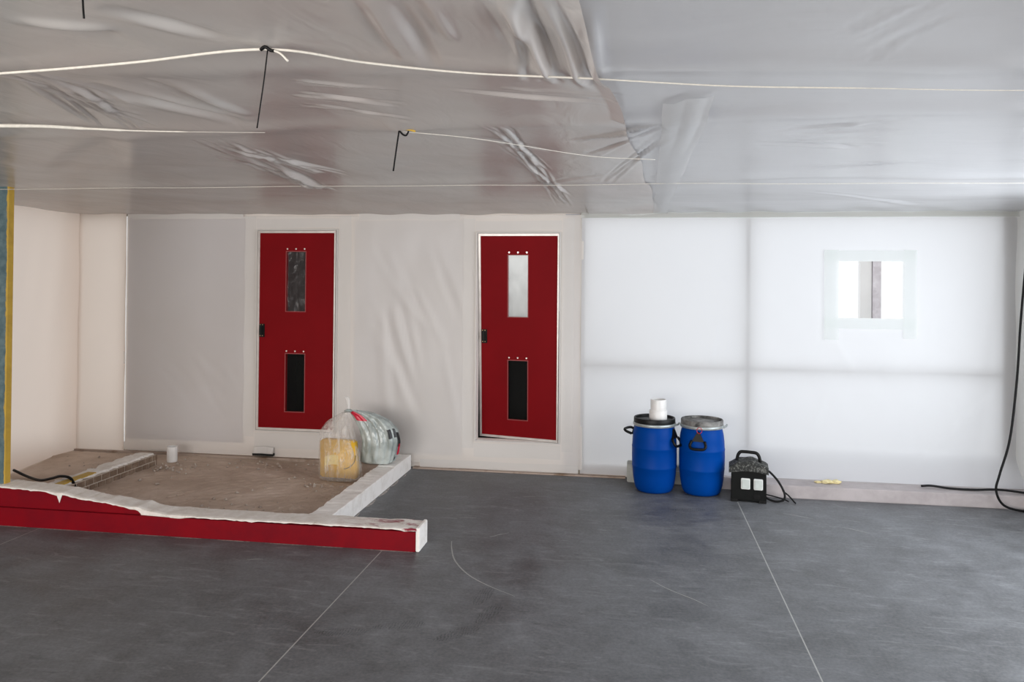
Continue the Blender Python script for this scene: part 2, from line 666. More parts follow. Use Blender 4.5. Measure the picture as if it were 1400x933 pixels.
g0 = np.random.default_rng(91)
for x in np.arange(-5.3, -1.4, .33):      # pale dust along the foot of the broken wall and the kerb
    n_ = g0.uniform(.18, .32)
    ribbon('dust_line', [(x, 4.728), (x + n_ * .3, 4.731 - g0.uniform(0, .006)), (x + n_ * .7, 4.729), (x + n_, 4.731)], g0.uniform(.004, .009), .0012, 'dust', fl)
for y in np.arange(5.0, 6.7, .30):
    n_ = g0.uniform(.14, .28)
    ribbon('dust_line', [(-1.963, y), (-1.958 + g0.uniform(0, .012), y + n_ * .4), (-1.962, y + n_)], g0.uniform(.004, .012), .0012, 'dust', fl)

# old ceiling above the sheeting, side and rear walls with their openings
cl = struct(box('ceiling', XL - .2, XR + .2, YR - .2, YB + .2, HC, HC + .12, 'slab'))
cl['label'] = 'old patchy ceiling above the plastic sheeting'
struct(boxes('wall_left', [(XL - .16, XL - .06, YR, 5.0, 0, HC), (XL - .16, XL - .06, YB - .06, YB + .2, 0, HC), (XL - .16, XL - .06, 5.0, YB - .06, 0, .06), (XL - .16, XL - .06, 5.0, YB - .06, 2.35, HC)], 'plaster_wall'))
# right wall with one long window opening
wr = struct(boxes('wall_right', [(XR, XR + .12, YR, 1.9, 0, HC), (XR, XR + .12, 5.9, YB + .2, 0, HC), (XR, XR + .12, 1.9, 5.9, 0, .5), (XR, XR + .12, 1.9, 5.9, 2.2, HC)], 'plaster_wall'))
wn = struct(boxes('window_1', [(XR + .03, XR + .07, 1.9, 5.9, .5, .55), (XR + .03, XR + .07, 1.9, 5.9, 2.15, 2.2), (XR + .03, XR + .07, 1.9, 1.95, .55, 2.15), (XR + .03, XR + .07, 5.85, 5.9, .55, 2.15), (XR + .03, XR + .07, 3.87, 3.93, .55, 2.15)], 'alu'))
wr2 = struct(boxes('wall_rear', [(XL - .2, -5.2, YR - .12, YR, 0, HC), (.8, XR + .2, YR - .12, YR, 0, HC), (-5.2, .8, YR - .12, YR, 2.2, HC)], 'plaster_wall'))

# back wall: boards with two door openings (left part)
D1 = (-3.486, -2.715, .29, 2.155)
D2 = (-1.386, -.648, .278, 2.128)
XE = -.45            # end of the boarded part, start of the back-lit part
xs = [-4.86, D1[0], D1[1], D2[0], D2[1], XE]
wb = struct(plate('wall_back', xs, [0, D2[2], D1[2], D2[3], D1[3], HC], {(1, 2), (1, 3), (1, 4 - 1), (3, 1), (3, 2)}, YB, YB + .06, 'board'))
box('wall_panel', -4.84, -3.63, YB - .006, YB + .001, .15, 2.27, 'board_grey', wb)
box('wall_panel', -2.55, -1.52, YB - .006, YB + .001, .12, 2.25, 'board_mid', wb)
box('wall_panel', -.60, XE, YB - .004, YB + .001, .02, 2.30, 'board_mid', wb)
# frame of the back-lit part
for a, b in ((XE - .02, XE + .03), (.94, .985), (2.955, 3.06)):
    box('stud', a, b, YB - .01, YB + .05, 0, HC, 'stud', wb)
for a, b in ((XE + .03, .94), (.985, 2.955)):
    box('rail', a, b, YB - .008, YB + .03, .955, .985, 'stud', wb)
    box('rail', a, b, YB - .008, YB + .05, 2.27, HC, 'stud', wb)
struct(box('trim_3', .55, 3.06, 6.641, YB - .02, 0, .10, 'plinth'))
box('sill_block', XE + .03, .549, YB - .015, YB + .05, 0, .10, 'board', wb)
# slot low in the wall
X, Z = np.meshgrid(np.linspace(XL - .06, -4.845, 14), np.linspace(.03, 2.40, 40), indexing='ij')
tag(grid_obj('plastic_sheet', np.stack([X, YB - .037 + sines(X, Z, 8, .6, .004, 88), Z], -1), 'film_left_end'), 'narrow cream plastic sheet in the left corner beside the grey panel', 'plastic sheet')
box('rail', XL - .06, -4.861, YB, YB + .06, 2.30, HC, 'stud', wb)
box('rail', XL - .06, -4.861, YB, YB + .06, 0, .04, 'stud', wb)
sl = box('slot_shade', -3.505, -3.30, YB - .07, YB - .035, .052, .074, 'dark', wb)  # solid dark bar painted as the shade inside the slot

# chambers behind the doors, coloured near black so the panes look dark
for (a, b, c, d), up in ((D1, False), (D2, True)):
    L = [(a - .05, b + .05, YB + .9, YB + .95, c - .1, 2.3 if not up else 1.40), (a - .08, a - .03, YB + .06, YB + .95, c - .1, 2.3 if not up else 1.9), (b + .03, b + .08, YB + .06, YB + .95, c - .1, 2.3 if not up else 1.4), (a - .05, b + .05, YB + .06, YB + .95, c - .15, c - .1), ]
    if not up:
        L.append((a - .05, b + .05, YB + .06, YB + .95, 2.3, 2.35))
    else:
        L.append((a - .05, b + .05, YB + .23, YB + .95, 1.36, 1.40))  # unseen baffle added to keep skylight off the lower pane
    struct(boxes('wall_chamber', L, 'dark'))

bs = struct(boxes('baseboard_back', [(-1.96, -.06, 6.83, YB - .002, 0, .012)], 'brown_strip'))
bs2 = struct(boxes('baseboard_chamber', [(XL, -2.14, 6.84, YB - .002, 0, .035)], 'brown_strip'))

# plinth at the foot of the back-lit wall
pl = struct(box('trim_1', .80, 3.06, 6.45, 6.64, 0, .10, 'plinth', bev=.006))
pl['label'] = 'pinkish grey plinth along the foot of the bright wall'
pb = struct(box('trim_2', -.045, .50, 6.715, 6.86, 0, .155, 'greyblock', bev=.006))
pb['label'] = 'grey end block of the plinth behind the blue drums'

# ================================================================== PLASTIC SHEETS ON THE WALLS
xg = lines(-4.86, XE + .02, .028, [D1[0], D1[1], D2[0], D2[1]])
zg = lines(.05, 2.30, .028, [D2[2], D1[2], D2[3], D1[3]])
X, Z = np.meshgrid(xg, zg, indexing='ij')


def wall_y(X, Z):
    """front of the sheet round the doors"""
    g = np.random.default_rng(29)
    h = .004 * np.ones_like(X) + sines(X, Z, 10, .9, .004, 3) + sines(X, Z * .35, 8, .25, .0016, 4)
    for i in range(18):
        a = g.uniform(-2.45, -1.70)
        zt = g.uniform(1.1, 2.1)
        h += ridge(X, Z, a, zt, a + g.uniform(.1, .40), zt - g.uniform(.4, 1.0), g.uniform(.025, .055), g.uniform(.003, .008))
    for i in range(8):
        a = g.uniform(-4.7, -3.9)
        h += ridge(X, Z, a, 1.0, a + g.uniform(.3, .6), g.uniform(.3, .8), .03, .003)
    edge = np.minimum.reduce([np.hypot(np.maximum(np.maximum(d[0] - X, X - d[1]), 0), np.maximum(np.maximum(d[2] - Z, Z - d[3]), 0)) for d in (D1, D2)])
    h = h * np.clip(edge / .16, 0, 1)
    return YB - .022 - np.clip(h + .006, .0, .05)


P = np.stack([X, wall_y(X, Z), Z], -1)
xc, zc = (xg[:-1] + xg[1:]) / 2, (zg[:-1] + zg[1:]) / 2
XC, ZC = np.meshgrid(xc, zc, indexing='ij')
keep = np.ones_like(XC, bool)
for d in (D1, D2):
    keep &= ~((XC > d[0]) & (XC < d[1]) & (ZC > d[2]) & (ZC < d[3]))
tag(grid_obj('plastic_sheet', P, 'film_wall', keep=keep), 'milky plastic sheet stretched over the wall around both red doors', 'plastic sheet')

# left wall sheet, flaring out at the floor
yg, zg2 = np.arange(4.95, YB, .03), np.arange(.02, 2.42, .03)
Yy, Zz = np.meshgrid(yg, zg2, indexing='ij')
hx = .02 + sines(Yy, Zz, 10, 1.1, .010, 21) + sines(Yy, Zz * .3, 8, .3, .004, 22) + .22 * np.clip((.35 - Zz) / .35, 0, 1) ** 2 * np.clip((YB - Yy) / 1.0, 0, 1)
hx += .10 * np.clip((Yy - 6.55) / .35, 0, 1) ** 2
P = np.stack([XL + np.clip(hx, 0, 1), Yy, Zz], -1)
tag(grid_obj('plastic_sheet', P, 'film_left'), 'cream plastic sheet hanging on the left side wall behind the post', 'plastic sheet')

# right side wall sheet
yg = np.arange(5.92, YB - .02, .03)
Yy, Zz = np.meshgrid(yg, zg2, indexing='ij')
hx = .02 + sines(Yy, Zz, 10, 1.1, .010, 31) + sines(Yy, Zz * .3, 8, .3, .004, 32)
P = np.stack([XR - np.clip(hx, .004, 1), Yy, np.maximum(Zz, .11)], -1)
tag(grid_obj('plastic_sheet', P, 'film_white'), 'plastic sheet on the side wall at the far right edge', 'plastic sheet')

# back-lit sheet with the clear window cut out
WX0, WX1, WZ0, WZ1 = 1.686, 2.200, 1.415, 1.895
xg = lines(XE - .005, 3.075, .028, [WX0, WX1])
zg = lines(.108, 2.29, .028, [WZ0, WZ1])
X, Z = np.meshgrid(xg, zg, indexing='ij')
h = .006 + sines(X, Z, 10, .9, .004, 13) + sines(X, Z * .4, 8, .25, .0015, 14)
for i in range(9):
    a = 1.72 + .055 * i
    h += ridge(X, Z, a, 1.36, a + .07, 1.20, .012, .006)
h += ridge(X, Z, 2.3, .25, 2.95, .85, .03, .010)
for i in range(8):
    a = RNG.uniform(-.3, 2.6)
    zt = RNG.uniform(.4, 2.1)
    h += ridge(X, Z, a, zt, a + RNG.uniform(-.2, .3), zt - RNG.uniform(.2, .5), .025, .004)
wdist = np.hypot(np.maximum(np.maximum(WX0 - X, X - WX1), 0), np.maximum(np.maximum(WZ0 - Z, Z - WZ1), 0))
h *= np.clip(wdist / .08, 0, 1)
foot = np.clip((.34 - Z) / .24, 0, 1) ** 1.6 * np.clip((X - .0) / .5, 0, 1)
Zs = Z - .09 * np.clip((.3 - Z) / .19, 0, 1) * (X < -.03)
P = np.stack([X, YB - .028 - np.clip(h, 0, .05) - .225 * foot, Zs], -1)
xc, zc = (xg[:-1] + xg[1:]) / 2, (zg[:-1] + zg[1:]) / 2
XC, ZC = np.meshgrid(xc, zc, indexing='ij')
keep = ~((XC > WX0) & (XC < WX1) & (ZC > WZ0) & (ZC < WZ1))
tag(grid_obj('plastic_sheet', P, 'film_backlit', keep=keep), 'bright backlit white plastic sheet with the small window, over a timber frame', 'plastic sheet')

# small window: clear film in the cut-out
wt = thing('film_window', 'small square clear film window in the bright plastic wall', 'window', ((WX0 + WX1) / 2, YB - .03, WZ0))
xg2, zg3 = np.linspace(WX0, WX1, 26), np.linspace(WZ0, WZ1, 26)
X, Z = np.meshgrid(xg2, zg3, indexing='ij')
P = np.stack([X, YB - .028 + sines(X, Z, 6, .2, .003, 41), Z], -1)
grid_obj('pane', P, 'film_clear', wt)
for nm, a, b, c, d in (('tape_border', WX0 - .11, WX1 + .10, WZ1 - .005, WZ1 + .085), ('tape_border', WX0 - .11, WX1 + .10, WZ0 - .085, WZ0 + .005), ('tape_border', WX0 - .11, WX0 + .004, WZ0 - .18, WZ1 + .09), ('tape_border', WX1 - .004, WX1 + .10, WZ0 - .16, WZ1 + .09)):
    X, Z = np.meshgrid(np.linspace(a, b, 12), np.linspace(c, d, 12), indexing='ij')
    yo = .052 if b - a > .2 else .055
    grid_obj(nm, np.stack([X, YB - yo + sines(X, Z, 5, .15, .0012, int(a * 100) % 97), Z], -1), 'tape_thin', wt)
# pillar seen outside through the window
op = thing('outside_pillar', 'grey pillar standing outside behind the small clear window', 'pillar', (2.55, 9.05, -.1))
box('shaft', 2.575, 2.66, 9.0, 9.12, -.1, 2.9, 'outside', op)
box('pipe_cover', 2.45, 2.567, 9.02, 9.1, -.1, 2.9, 'pvc', op)

# ================================================================== TAPE STRIPS
def strip(x0, x1, z0, z1, y, label, seed, mat='tape'):
    nx, nz = max(3, int((x1 - x0) / .03)), max(3, int((z1 - z0) / .03))
    X, Z = np.meshgrid(np.linspace(x0, x1, nx), np.linspace(z0, z1, nz), indexing='ij')
    ed = .003 * np.sin(Z * 9 + seed) if (z1 - z0) > (x1 - x0) else 0
    ez = .003 * np.sin(X * 7 + seed) if (z1 - z0) < (x1 - x0) else 0
    yy = wall_y(X, Z) - .0025 if y is None else y + sines(X, Z, 6, .25, .0010, seed)
    P = np.stack([X + ed, yy, Z + ez], -1)
    o = grid_obj('tape_strip', P, mat)
    return tag(o, label, 'tape', 'wide white tape strips on the walls')


yt = None
strip(D1[0] - .135, D1[0] - .028, .22, 2.29, yt, 'white tape strip running up left of the closed red door', 51)
strip(D1[1] + .028, D1[1] + .14, .22, 2.29, yt, 'white tape strip running up right of the closed red door', 52)
strip(D1[0] - .02, D1[1] + .02, D1[3] + .028, D1[3] + .11, yt, 'white tape strip above the closed red door', 53)
strip(D1[0] - .02, D1[1] + .02, D1[2] - .17, D1[2] - .028, yt, 'white tape strip below the closed red door', 54)
strip(D2[0] - .13, D2[0] - .024, .20, 2.26, yt, 'white tape strip running up left of the ajar red door', 55)
strip(D2[1] + .026, D2[1] + .13, .20, 2.26, yt, 'white tape strip running up right of the ajar red door', 56)
strip(D2[0] - .02, D2[1] + .02, D2[3] + .028, D2[3] + .11, yt, 'white tape strip above the ajar red door', 57)
strip(D2[0] - .02, D2[1] + .02, D2[2] - .15, D2[2] - .028, yt, 'white tape strip below the ajar red door', 58)
strip(-4.84, -3.64, 2.275, 2.34, yt, 'white tape strip under the ceiling above the grey panel', 59)
strip(-2.5, -1.55, 2.255, 2.33, yt, 'white tape strip under the ceiling between the two red doors', 60)
strip(XE - .01, 3.07, 2.255, 2.315, YB - .075, 'long tape strip along the top of the bright sheet', 61, 'tape_thin')
strip(-1.9, -.47, .012, .085, yt, 'white tape strip along the floor below the ajar red door', 62)

# ================================================================== CEILING SHEETS
CL = {'a1': (-0.29, 1.69, -0.28, 2.43), 'a2': (-0.24, 1.70, -0.23, 2.48), 'a3': (-0.19, 1.70, -0.16, 2.54), 'a4': (-0.14, 1.80, -0.09, 2.50), 'b1': (-0.57, 3.05, -0.50, 4.37), 'b2': (-0.59, 3.53, -0.52, 5.71), 'b3': (-0.54, 4.37, -0.53, 6.44), 'c1': (-1.89, 3.20, -2.12, 5.21), 'c2': (-2.09, 3.69, -2.10, 5.04), 'c3': (-1.82, 3.40, -1.77, 4.41), 'd1': (-1.86, 2.10, -1.90, 2.71), 'd2': (-1.91, 2.28, -2.09, 2.93), 'e1': (0.58, 2.18, 0.69, 1.84), 'e2': (0.66, 2.33, 0.72, 1.97), 'e3': (0.54, 2.11, 0.59, 1.87), 'f1': (-1.09, 2.38, -0.79, 2.51), 'f2': (-1.16, 2.52, -0.81, 2.73), 'f3': (-1.18, 2.69, -0.86, 2.92), 'g1': (-0.28, 3.46, 0.12, 3.10), 'g2': (-0.24, 3.88, 0.13, 3.18), 'g3': (-0.17, 4.89, 0.13, 3.33), 'h1': (-3.60, 4.24, -2.37, 3.06), 'h2': (-2.11, 3.01, -2.89, 4.15), 'i1': (-1.52, 1.67, -1.30, 1.79), 'i2': (-1.22, 1.61, -1.05, 1.88), 'j1': (-1.75, 2.28, -1.51, 2.89), 'j2': (-1.51, 2.23, -1.49, 2.78), 'k1': (0.59, 3.38, 1.06, 3.28), 'k2': (0.63, 3.65, 1.07, 3.80), 'k3': (0.97, 4.51, 1.46, 4.29), 'l1': (-0.53, 1.66, -0.57, 2.22), 'l2': (-0.47, 1.67, -0.47, 1.99), 'l3': (-0.59, 1.65, -0.64, 2.17), 'm1': (1.16, 5.60, 2.18, 6.55), 'n1': (-0.79, 5.03, -0.16, 4.56), 'n2': (-0.72, 3.33, -0.38, 3.75), 'o1': (-0.65, 2.53, -0.10, 2.76), 'o2': (-0.42, 2.51, -0.05, 2.71)}
SPEC = {'a': (4, .03, .016, .014), 'b': (14, .04, .007, .008), 'c': (10, .06, .011, .011), 'd': (8, .05, .011, .010), 'e': (3, .02, .010, .003), 'f': (4, .03, .011, .006), 'g': (4, .03, .012, .007), 'h': (1, .01, .05, .02), 'i': (2, .02, .03, .010), 'j': (3, .04, .03, .010), 'k': (6, .10, .018, .005), 'l': (2, .02, .018, .008), 'm': (2, .05, .05, .012), 'n': (1, .02, .02, .008), 'o': (3, .03, .012, .006)}


def ceil_h(X, Y):
    g = np.random.default_rng(5)
    z = 2.335 + sines(X, Y, 9, 1.6, .008, 71) + sines(X, Y, 9, .5, .0022, 72) - .004 * X / 3
    # pulled up between the ropes, held down along them
    for yr in (2.3, 3.05, 4.85):
        z -= .016 * np.exp(-((Y - yr - .12 * X * (yr < 3)) / .12) ** 2)
    for k, (a, b, c, d) in CL.items():
        n, sp, wd, am = SPEC[k[0]]
        for _ in range(n):
            j = g.normal(0, sp, 4)
            z += ridge(X, Y, a + j[0], b + j[1], c + j[2], d + j[3], wd * g.uniform(.7, 1.4), am * g.uniform(.5, 1.2) * g.choice([-1, 1]))
    # little tents where the ties pull the film
    for tx, ty in ((-.96, 1.93), (-.95, 3.06), (-1.25, 1.5)):
        r = np.hypot(X - tx, Y - ty)
        z += .03 * np.exp(-r / .06) * 0 - .020 * np.exp(-r / .10)
    # meets the top of the back wall
    t = np.clip((Y - 6.3) / .57, 0, 1)
    z = z * (1 - t) + (2.305 - .010 * (X > -.4) + .018 * np.clip((-X - 2) / 3, 0, 1) + sines(X, Y, 8, .5, .006, 75)) * t
    return z


yA = np.concatenate([np.arange(YR, 1.4, .12), np.arange(1.4, 3.2, .011), np.arange(3.2, 4.4, .017), np.arange(4.4, YB - .01, .024)])
xA = np.unique(np.concatenate([np.arange(XL, -2.6, .035), np.arange(-2.6, .5, .008)]))
U, Yg = np.meshgrid(np.linspace(0, 1, len(xA)), yA, indexing='ij')
edgeX = -.13 + .065 * (Yg - 1.7) + .010 * np.sin(Yg * 5)
xt = (xA - xA[0]) / (xA[-1] - xA[0])
Xg = XL + xt[:, None] * (edgeX - XL)
zA = ceil_h(Xg, Yg) - .003
zA -= .02 * np.clip(1 - (edgeX - Xg) / .05, 0, 1) * (Yg < 3.0)
tag(grid_obj('ceiling_sheet', np.stack([Xg, Yg, zA], -1), 'film_ceiling'), 'crumpled clear plastic film stretched under the ceiling on the left', 'plastic sheet')
xB = np.arange(-.35, XR, .016)
Xg, Yg = np.meshgrid(xB, yA, indexing='ij')
tag(grid_obj('ceiling_sheet', np.stack([Xg, Yg, ceil_h(Xg, Yg) + .007], -1), 'film_ceiling_white'), 'smoother whitish plastic sheet under the ceiling on the right', 'plastic sheet')
# folded strip hanging along the seam of the two sheets
u, v = np.meshgrid(np.linspace(0, 1, 26), np.linspace(0, 1, 90), indexing='ij')
Yg = 2.80 + 4.02 * v
Xg = .10 + .06 * v + u * (.17 - .05 * v) + .003 * np.sin(Yg * 6)
Yg = Yg - .10 * u * (1 - v) + .02 * np.sin(u * 9) * (1 - v)
zz = ceil_h(Xg, Yg) - .005 - .003 * np.sin(u * math.pi) ** 2 - .006 * np.abs(np.sin(u * 7 + 3 * v)) * np.exp(-((v - .12) / .12) ** 2)
tag(grid_obj('seam_strip', np.stack([Xg, Yg, zz], -1), 'film_strip'), 'white folded film strip along the seam between the two ceiling sheets', 'plastic strip')

# ================================================================== ROPES AND HANGING WIRES
def drop(pts, dz=-.012):
    a = np.array(pts, float)
    zc = ceil_h(a[:, 0], a[:, 1])
    return [(p[0], p[1], 2.306 + dz * .3 + .002 * math.sin(p[0] * 5)) for p in a]


def dense(pts, n=40):
    p = np.array(smooth_path([(a, b, 0) for a, b in pts], 10))
    return [(q[0], q[1]) for q in p]


tag(tube('rope', drop(dense([(-5.4, 2.42), (-4, 2.30), (-2.6, 2.13), (-1.85, 2.04), (-1.38, 1.98), (-.96, 1.92), (-.74, 2.07), (-.48, 2.2), (-.15, 2.3), (.29, 2.46), (.74, 2.53), (1.19, 2.61), (2.0, 2.72), (3.0, 2.8)])), [.0040, .0040, .0040, .0036, .0032, .0025, .0016, .0016], 'rope', sub=1), 'long white rope holding the ceiling film, nearest to the viewer', 'rope')
tag(tube('rope', drop(dense([(-5.4, 2.5), (-3.6, 2.62), (-2.49, 2.76), (-2.2, 2.86), (-1.98, 2.93), (-1.5, 3.0)]), -.008), [.008, .008, .008, .007, .005, .003, .001], 'rope', sub=1), 'flat white strap under the ceiling film at the left, second from the viewer', 'rope')
tag(tube('rope', drop(dense([(-.95, 3.06), (-.7, 3.22), (-.5, 3.42), (-.2, 3.75), (.1, 3.9)]), -.004), .0016, 'rope', sub=1), 'thin pale cord slanting away from the short hanging wire', 'rope')
tag(tube('rope', drop(dense([(-5.3, 4.75), (-3.4, 4.78), (-1.7, 4.80), (-.6, 4.85), (.23, 4.85), (1.6, 4.95), (3.0, 5.0)]), -.006), .0017, 'rope', sub=1), 'thin white rope across the ceiling film farthest from the viewer', 'rope')

hw = thing('hanging_wire', 'long black wire hanging from the knot in the near rope', 'wire', (-.96, 1.92, 2.30))
tube('strand', [(-.955, 1.92, 2.305), (-.965, 1.92, 2.22), (-.985, 1.925, 2.098)], .0019, 'black_rubber', hw)
tube('knot', [(-.972, 1.915, 2.302), (-.958, 1.91, 2.308), (-.945, 1.915, 2.300), (-.935, 1.915, 2.298)], .0045, 'black_rubber', hw)
tube('tail', [(-.94, 1.915, 2.300), (-.92, 1.92, 2.292), (-.90, 1.925, 2.272)], .003, 'rope', hw)
hw = thing('hanging_wire', 'short black wire with yellow tip hanging between the two doors', 'wire', (-.95, 3.05, 2.30))
tube('strand', [(-.945, 3.05, 2.310), (-.955, 3.05, 2.24), (-.968, 3.05, 2.143)], .0034, 'black_rubber', hw)
tube('knot', [(-.945, 3.05, 2.308), (-.93, 3.05, 2.292), (-.915, 3.05, 2.288), (-.905, 3.05, 2.305)], .0038, 'black_rubber', hw)
tube('tail', [(-.94, 3.052, 2.312), (-.91, 3.055, 2.312), (-.88, 3.06, 2.305)], .004, 'ochre', hw)
hw = tag(tube('hanging_wire', [(-1.169, 1.5, 2.335), (-1.169, 1.5, 2.304), (-1.167, 1.5, 2.274), (-1.165, 1.5, 2.254)], .0022, 'black_rubber'), 'black wire end hanging at the top left corner', 'wire')


# ================================================================== DOORS
def make_door(n, d, twist, flap, label):
    x0, x1, z0, z1 = d
    W, H = x1 - x0, z1 - z0
    yf = YB - .045

    def warp(x, y, z):
        u = np.clip((x1 - x) / W, 0, 1)
        v = np.clip((z1 - z) / H, 0, 1)
        return (x, y + twist * u * (.10 + .90 * v), z)

    t = thing('door_%d' % n, label, 'door', ((x0 + x1) / 2, YB, z0))
    t['kind'] = 'structure'
    # fixed casing
    fr = .022
    boxes_ = [(x0 - .012, x0 - .002, YB - .048, YB + .05, z0 - .012, z1 + .012), (x1 + .002, x1 + .012, YB - .048, YB + .05, z0 - .012, z1 + .012), (x0 - .002, x1 + .002, YB - .048, YB + .05, z1 + .002, z1 + .012), (x0 - .002, x1 + .002, YB - .048, YB + .05, z0 - .012, z0 - .002)]
    for b in boxes_:
        box('casing', *b, 'tape', t)
    xi0, xi1, zi0, zi1 = x0 + .024, x1 - .016, z0 + .024, z1 - .024
    wa, wb_ = x0 + W * .37, x0 + W * .62
    zs = [z0 + .012, z0 + H * .095, z0 + H * .385, z0 + H * .595, z0 + H * .895, z1 - .012]
    # many cells so that the leaf can twist smoothly
    xs = sorted(set([x0 + .010, wa, wb_, x1 - .008] + list(np.linspace(x0 + .010, x1 - .008, 9))))
    zz = sorted(set(zs + list(np.linspace(zs[0], zs[-1], 17))))
    holes = set()
    for i in range(len(xs) - 1):
        for j in range(len(zz) - 1):
            cx, cz = (xs[i] + xs[i + 1]) / 2, (zz[j] + zz[j + 1]) / 2
            if wa < cx < wb_ and (zs[1] < cz < zs[2] or zs[3] < cz < zs[4]):
                holes.add((i, j))
    leaf = plate('leaf', xs, zz, holes, yf, yf + .045, 'red_door', t, warp)
    # metal edging round the leaf
    for nm, a, b, c, e in (('edging', x0 + .004, xi0, z0 + .004, z1 - .004), ('edging', xi1, x1 - .004, z0 + .004, z1 - .004)):
        zz2 = list(np.linspace(c, e, 15))
        plate(nm, [a, b], zz2, set(), yf - .006, yf + .048, 'alu', t, warp)
    for c, e in ((z0 + .004, zi0), (zi1, z1 - .004)):
        plate('edging', list(np.linspace(xi0, xi1, 9)), [c, e], set(), yf - .005, yf + .047, 'alu', t, warp)
    # panes with thin rims and rivets
    for k, (a, b) in enumerate(((zs[1], zs[2]), (zs[3], zs[4]))):
        X, Z = np.meshgrid(np.linspace(wa, wb_, 18), np.linspace(a, b, 40), indexing='ij')
        amp = .006 if k else .0015
        Y = yf + .022 + sines(X, Z, 8, .12, amp, 80 + n * 3 + k) * .7
        P = np.stack(warp(X, Y, Z), -1)
        pn = grid_obj('pane', P, ('film_clear' if flap else 'film_pane') if k else 'pane_dark', t)
        for q in ((wa - .004, wa + .003, a - .004, b + .004), (wb_ - .003, wb_ + .004, a - .004, b + .004), (wa + .003, wb_ - .003, a - .004, a + .003), (wa + .003, wb_ - .003, b - .003, b + .004)):
            box('rim', q[0], q[1], yf - .003, yf + .004, q[2], q[3], 'red_rim', pn, warp=warp)
        for x in np.linspace(wa + .012, wb_ - .012, 3):
            V, Fc = box_vf(x - .007, x + .007, yf - .008, yf, b + .016, b + .030, .003)
            mk('rivet', [warp(*p) for p in V], Fc, 'rivet', t)
        if flap and k == 1:
            X, Z = np.meshgrid(np.linspace(wa - .05, wb_ + .05, 24), np.linspace(a - .04, b + .06, 50), indexing='ij')
            P = np.stack(warp(X, yf + .085 + sines(X, Z, 8, .16, .006, 99), Z), -1)
            fo = grid_obj('film_flap', P, 'film_white_flap', t)
            fo['label'] = 'white film behind the upper pane'
    # handle plate
    hx0, hz0 = x0 + .028, z0 + H * .465
    hp = box('handle_plate', hx0, hx0 + .052, yf - .012, yf, hz0, hz0 + .125, 'black_plastic', t, .004, warp)
    box('grip', hx0 + .012, hx0 + .040, yf - .034, yf - .011, hz0 + .022, hz0 + .103, 'black_plastic', hp, .008, warp)
    for sx in (.008, .030):
        for sz in (.010, .112):
            box('screw', hx0 + sx, hx0 + sx + .008, yf - .016, yf - .011, hz0 + sz, hz0 + sz + .008, 'screw', hp, .002, warp)
    return t


make_door(1, D1, 0.0, False, 'closed red door with dark upper and lower panes, beside the plastic bag')
make_door(2, D2, .17, True, 'red door standing slightly ajar with a white upper pane')

# ================================================================== LEFT: BROKEN WALL, SCREED, BRICK STUB
post = thing('wall_post', 'remaining wall end with worn teal face and ochre edge at far left', 'post', (-4.60, 4.86, 0))
V, Fc = box_vf(-5.4, -4.293, 4.80, 4.845, .20, 2.40)
mk('teal_face', V, Fc, 'post', post)
box('ochre_edge', -4.2935, -4.285, 4.799, 4.846, .20, 2.40, 'ochre', post)

tcurve = [(-5.45, .30), (-4.9, .285), (-4.27, .262), (-3.95, .245), (-3.6, .205), (-3.3, .165), (-3.05, .138), (-2.7, .135), (-2.1, .138), (-1.32, .138)]
tx, tz = [a for a, b in tcurve], [b for a, b in tcurve]
cb = thing('broken_wall', 'low broken wall with red front face and ragged white plaster top', 'low wall', (-2.6, 4.84, 0))
xs = np.arange(-5.45, -1.3199, .02)
g = np.random.default_rng(3)
top = np.interp(xs, tx, tz) + (.002 + .005 * (xs < -3.2)) * np.convolve(g.normal(0, 1, len(xs)), np.ones(4) / 4, 'same')
V, Fc = [], []
for x, z in zip(xs, top):
    V += [(x, 4.765, 0), (x, 4.765, z), (x, 4.92, z), (x, 4.92, 0)]
for i in range(len(xs) - 1):
    for k in range(4):
        k2 = (k + 1) % 4
        Fc.append((4 * i + k, 4 * i + k2, 4 * i + 4 + k2, 4 * i + 4 + k))
Fc += [(0, 1, 2, 3), tuple(4 * (len(xs) - 1) + k for k in range(4))]
mk('wall_core', V, Fc, 'red_curb', cb)
box('skirting', -5.45, -1.337, 4.738, 4.768, 0, .124, 'red_curb', cb, .002)
# white ragged plaster on top
V, Fc = [], []
back = 4.935 + .012 * np.convolve(g.normal(0, 1, len(xs)), np.ones(5) / 5, 'same')
hang = .002 + .010 * np.abs(np.convolve(g.normal(0, 1, len(xs)), np.ones(6) / 6, 'same'))
hang += .055 * np.exp(-((xs + 3.18) / .035) ** 2) + .03 * np.clip((xs + 3.35) / .2, 0, 1) * np.clip((-2.85 - xs) / .2, 0, 1)
hang += .05 * np.exp(-((xs + 3.83) / .012) ** 2)
front = 4.757 - .021 * np.clip((xs + 3.25) / .3, 0, 1)
for x, z, b, hg, f_ in zip(xs, top, back, hang, front):
    zb = z - hg if f_ > 4.745 else max(z - hg, .1215)
    V += [(x, f_, zb), (x, f_ + .001, z + .003), (x, f_ + .02, z + .007), (x, b - .02, z + .006), (x, b, z - .03)]
for i in range(len(xs) - 1):
    for k in range(4):
        Fc.append((5 * i + k, 5 * i + k + 1, 5 * i + 6 + k, 5 * i + 5 + k))
mk('plaster_top', V, Fc, 'cap', cb)
box('plaster_end', -1.336, -1.312, 4.741, 4.935, 0, .148, 'sidecurb', cb, .004)

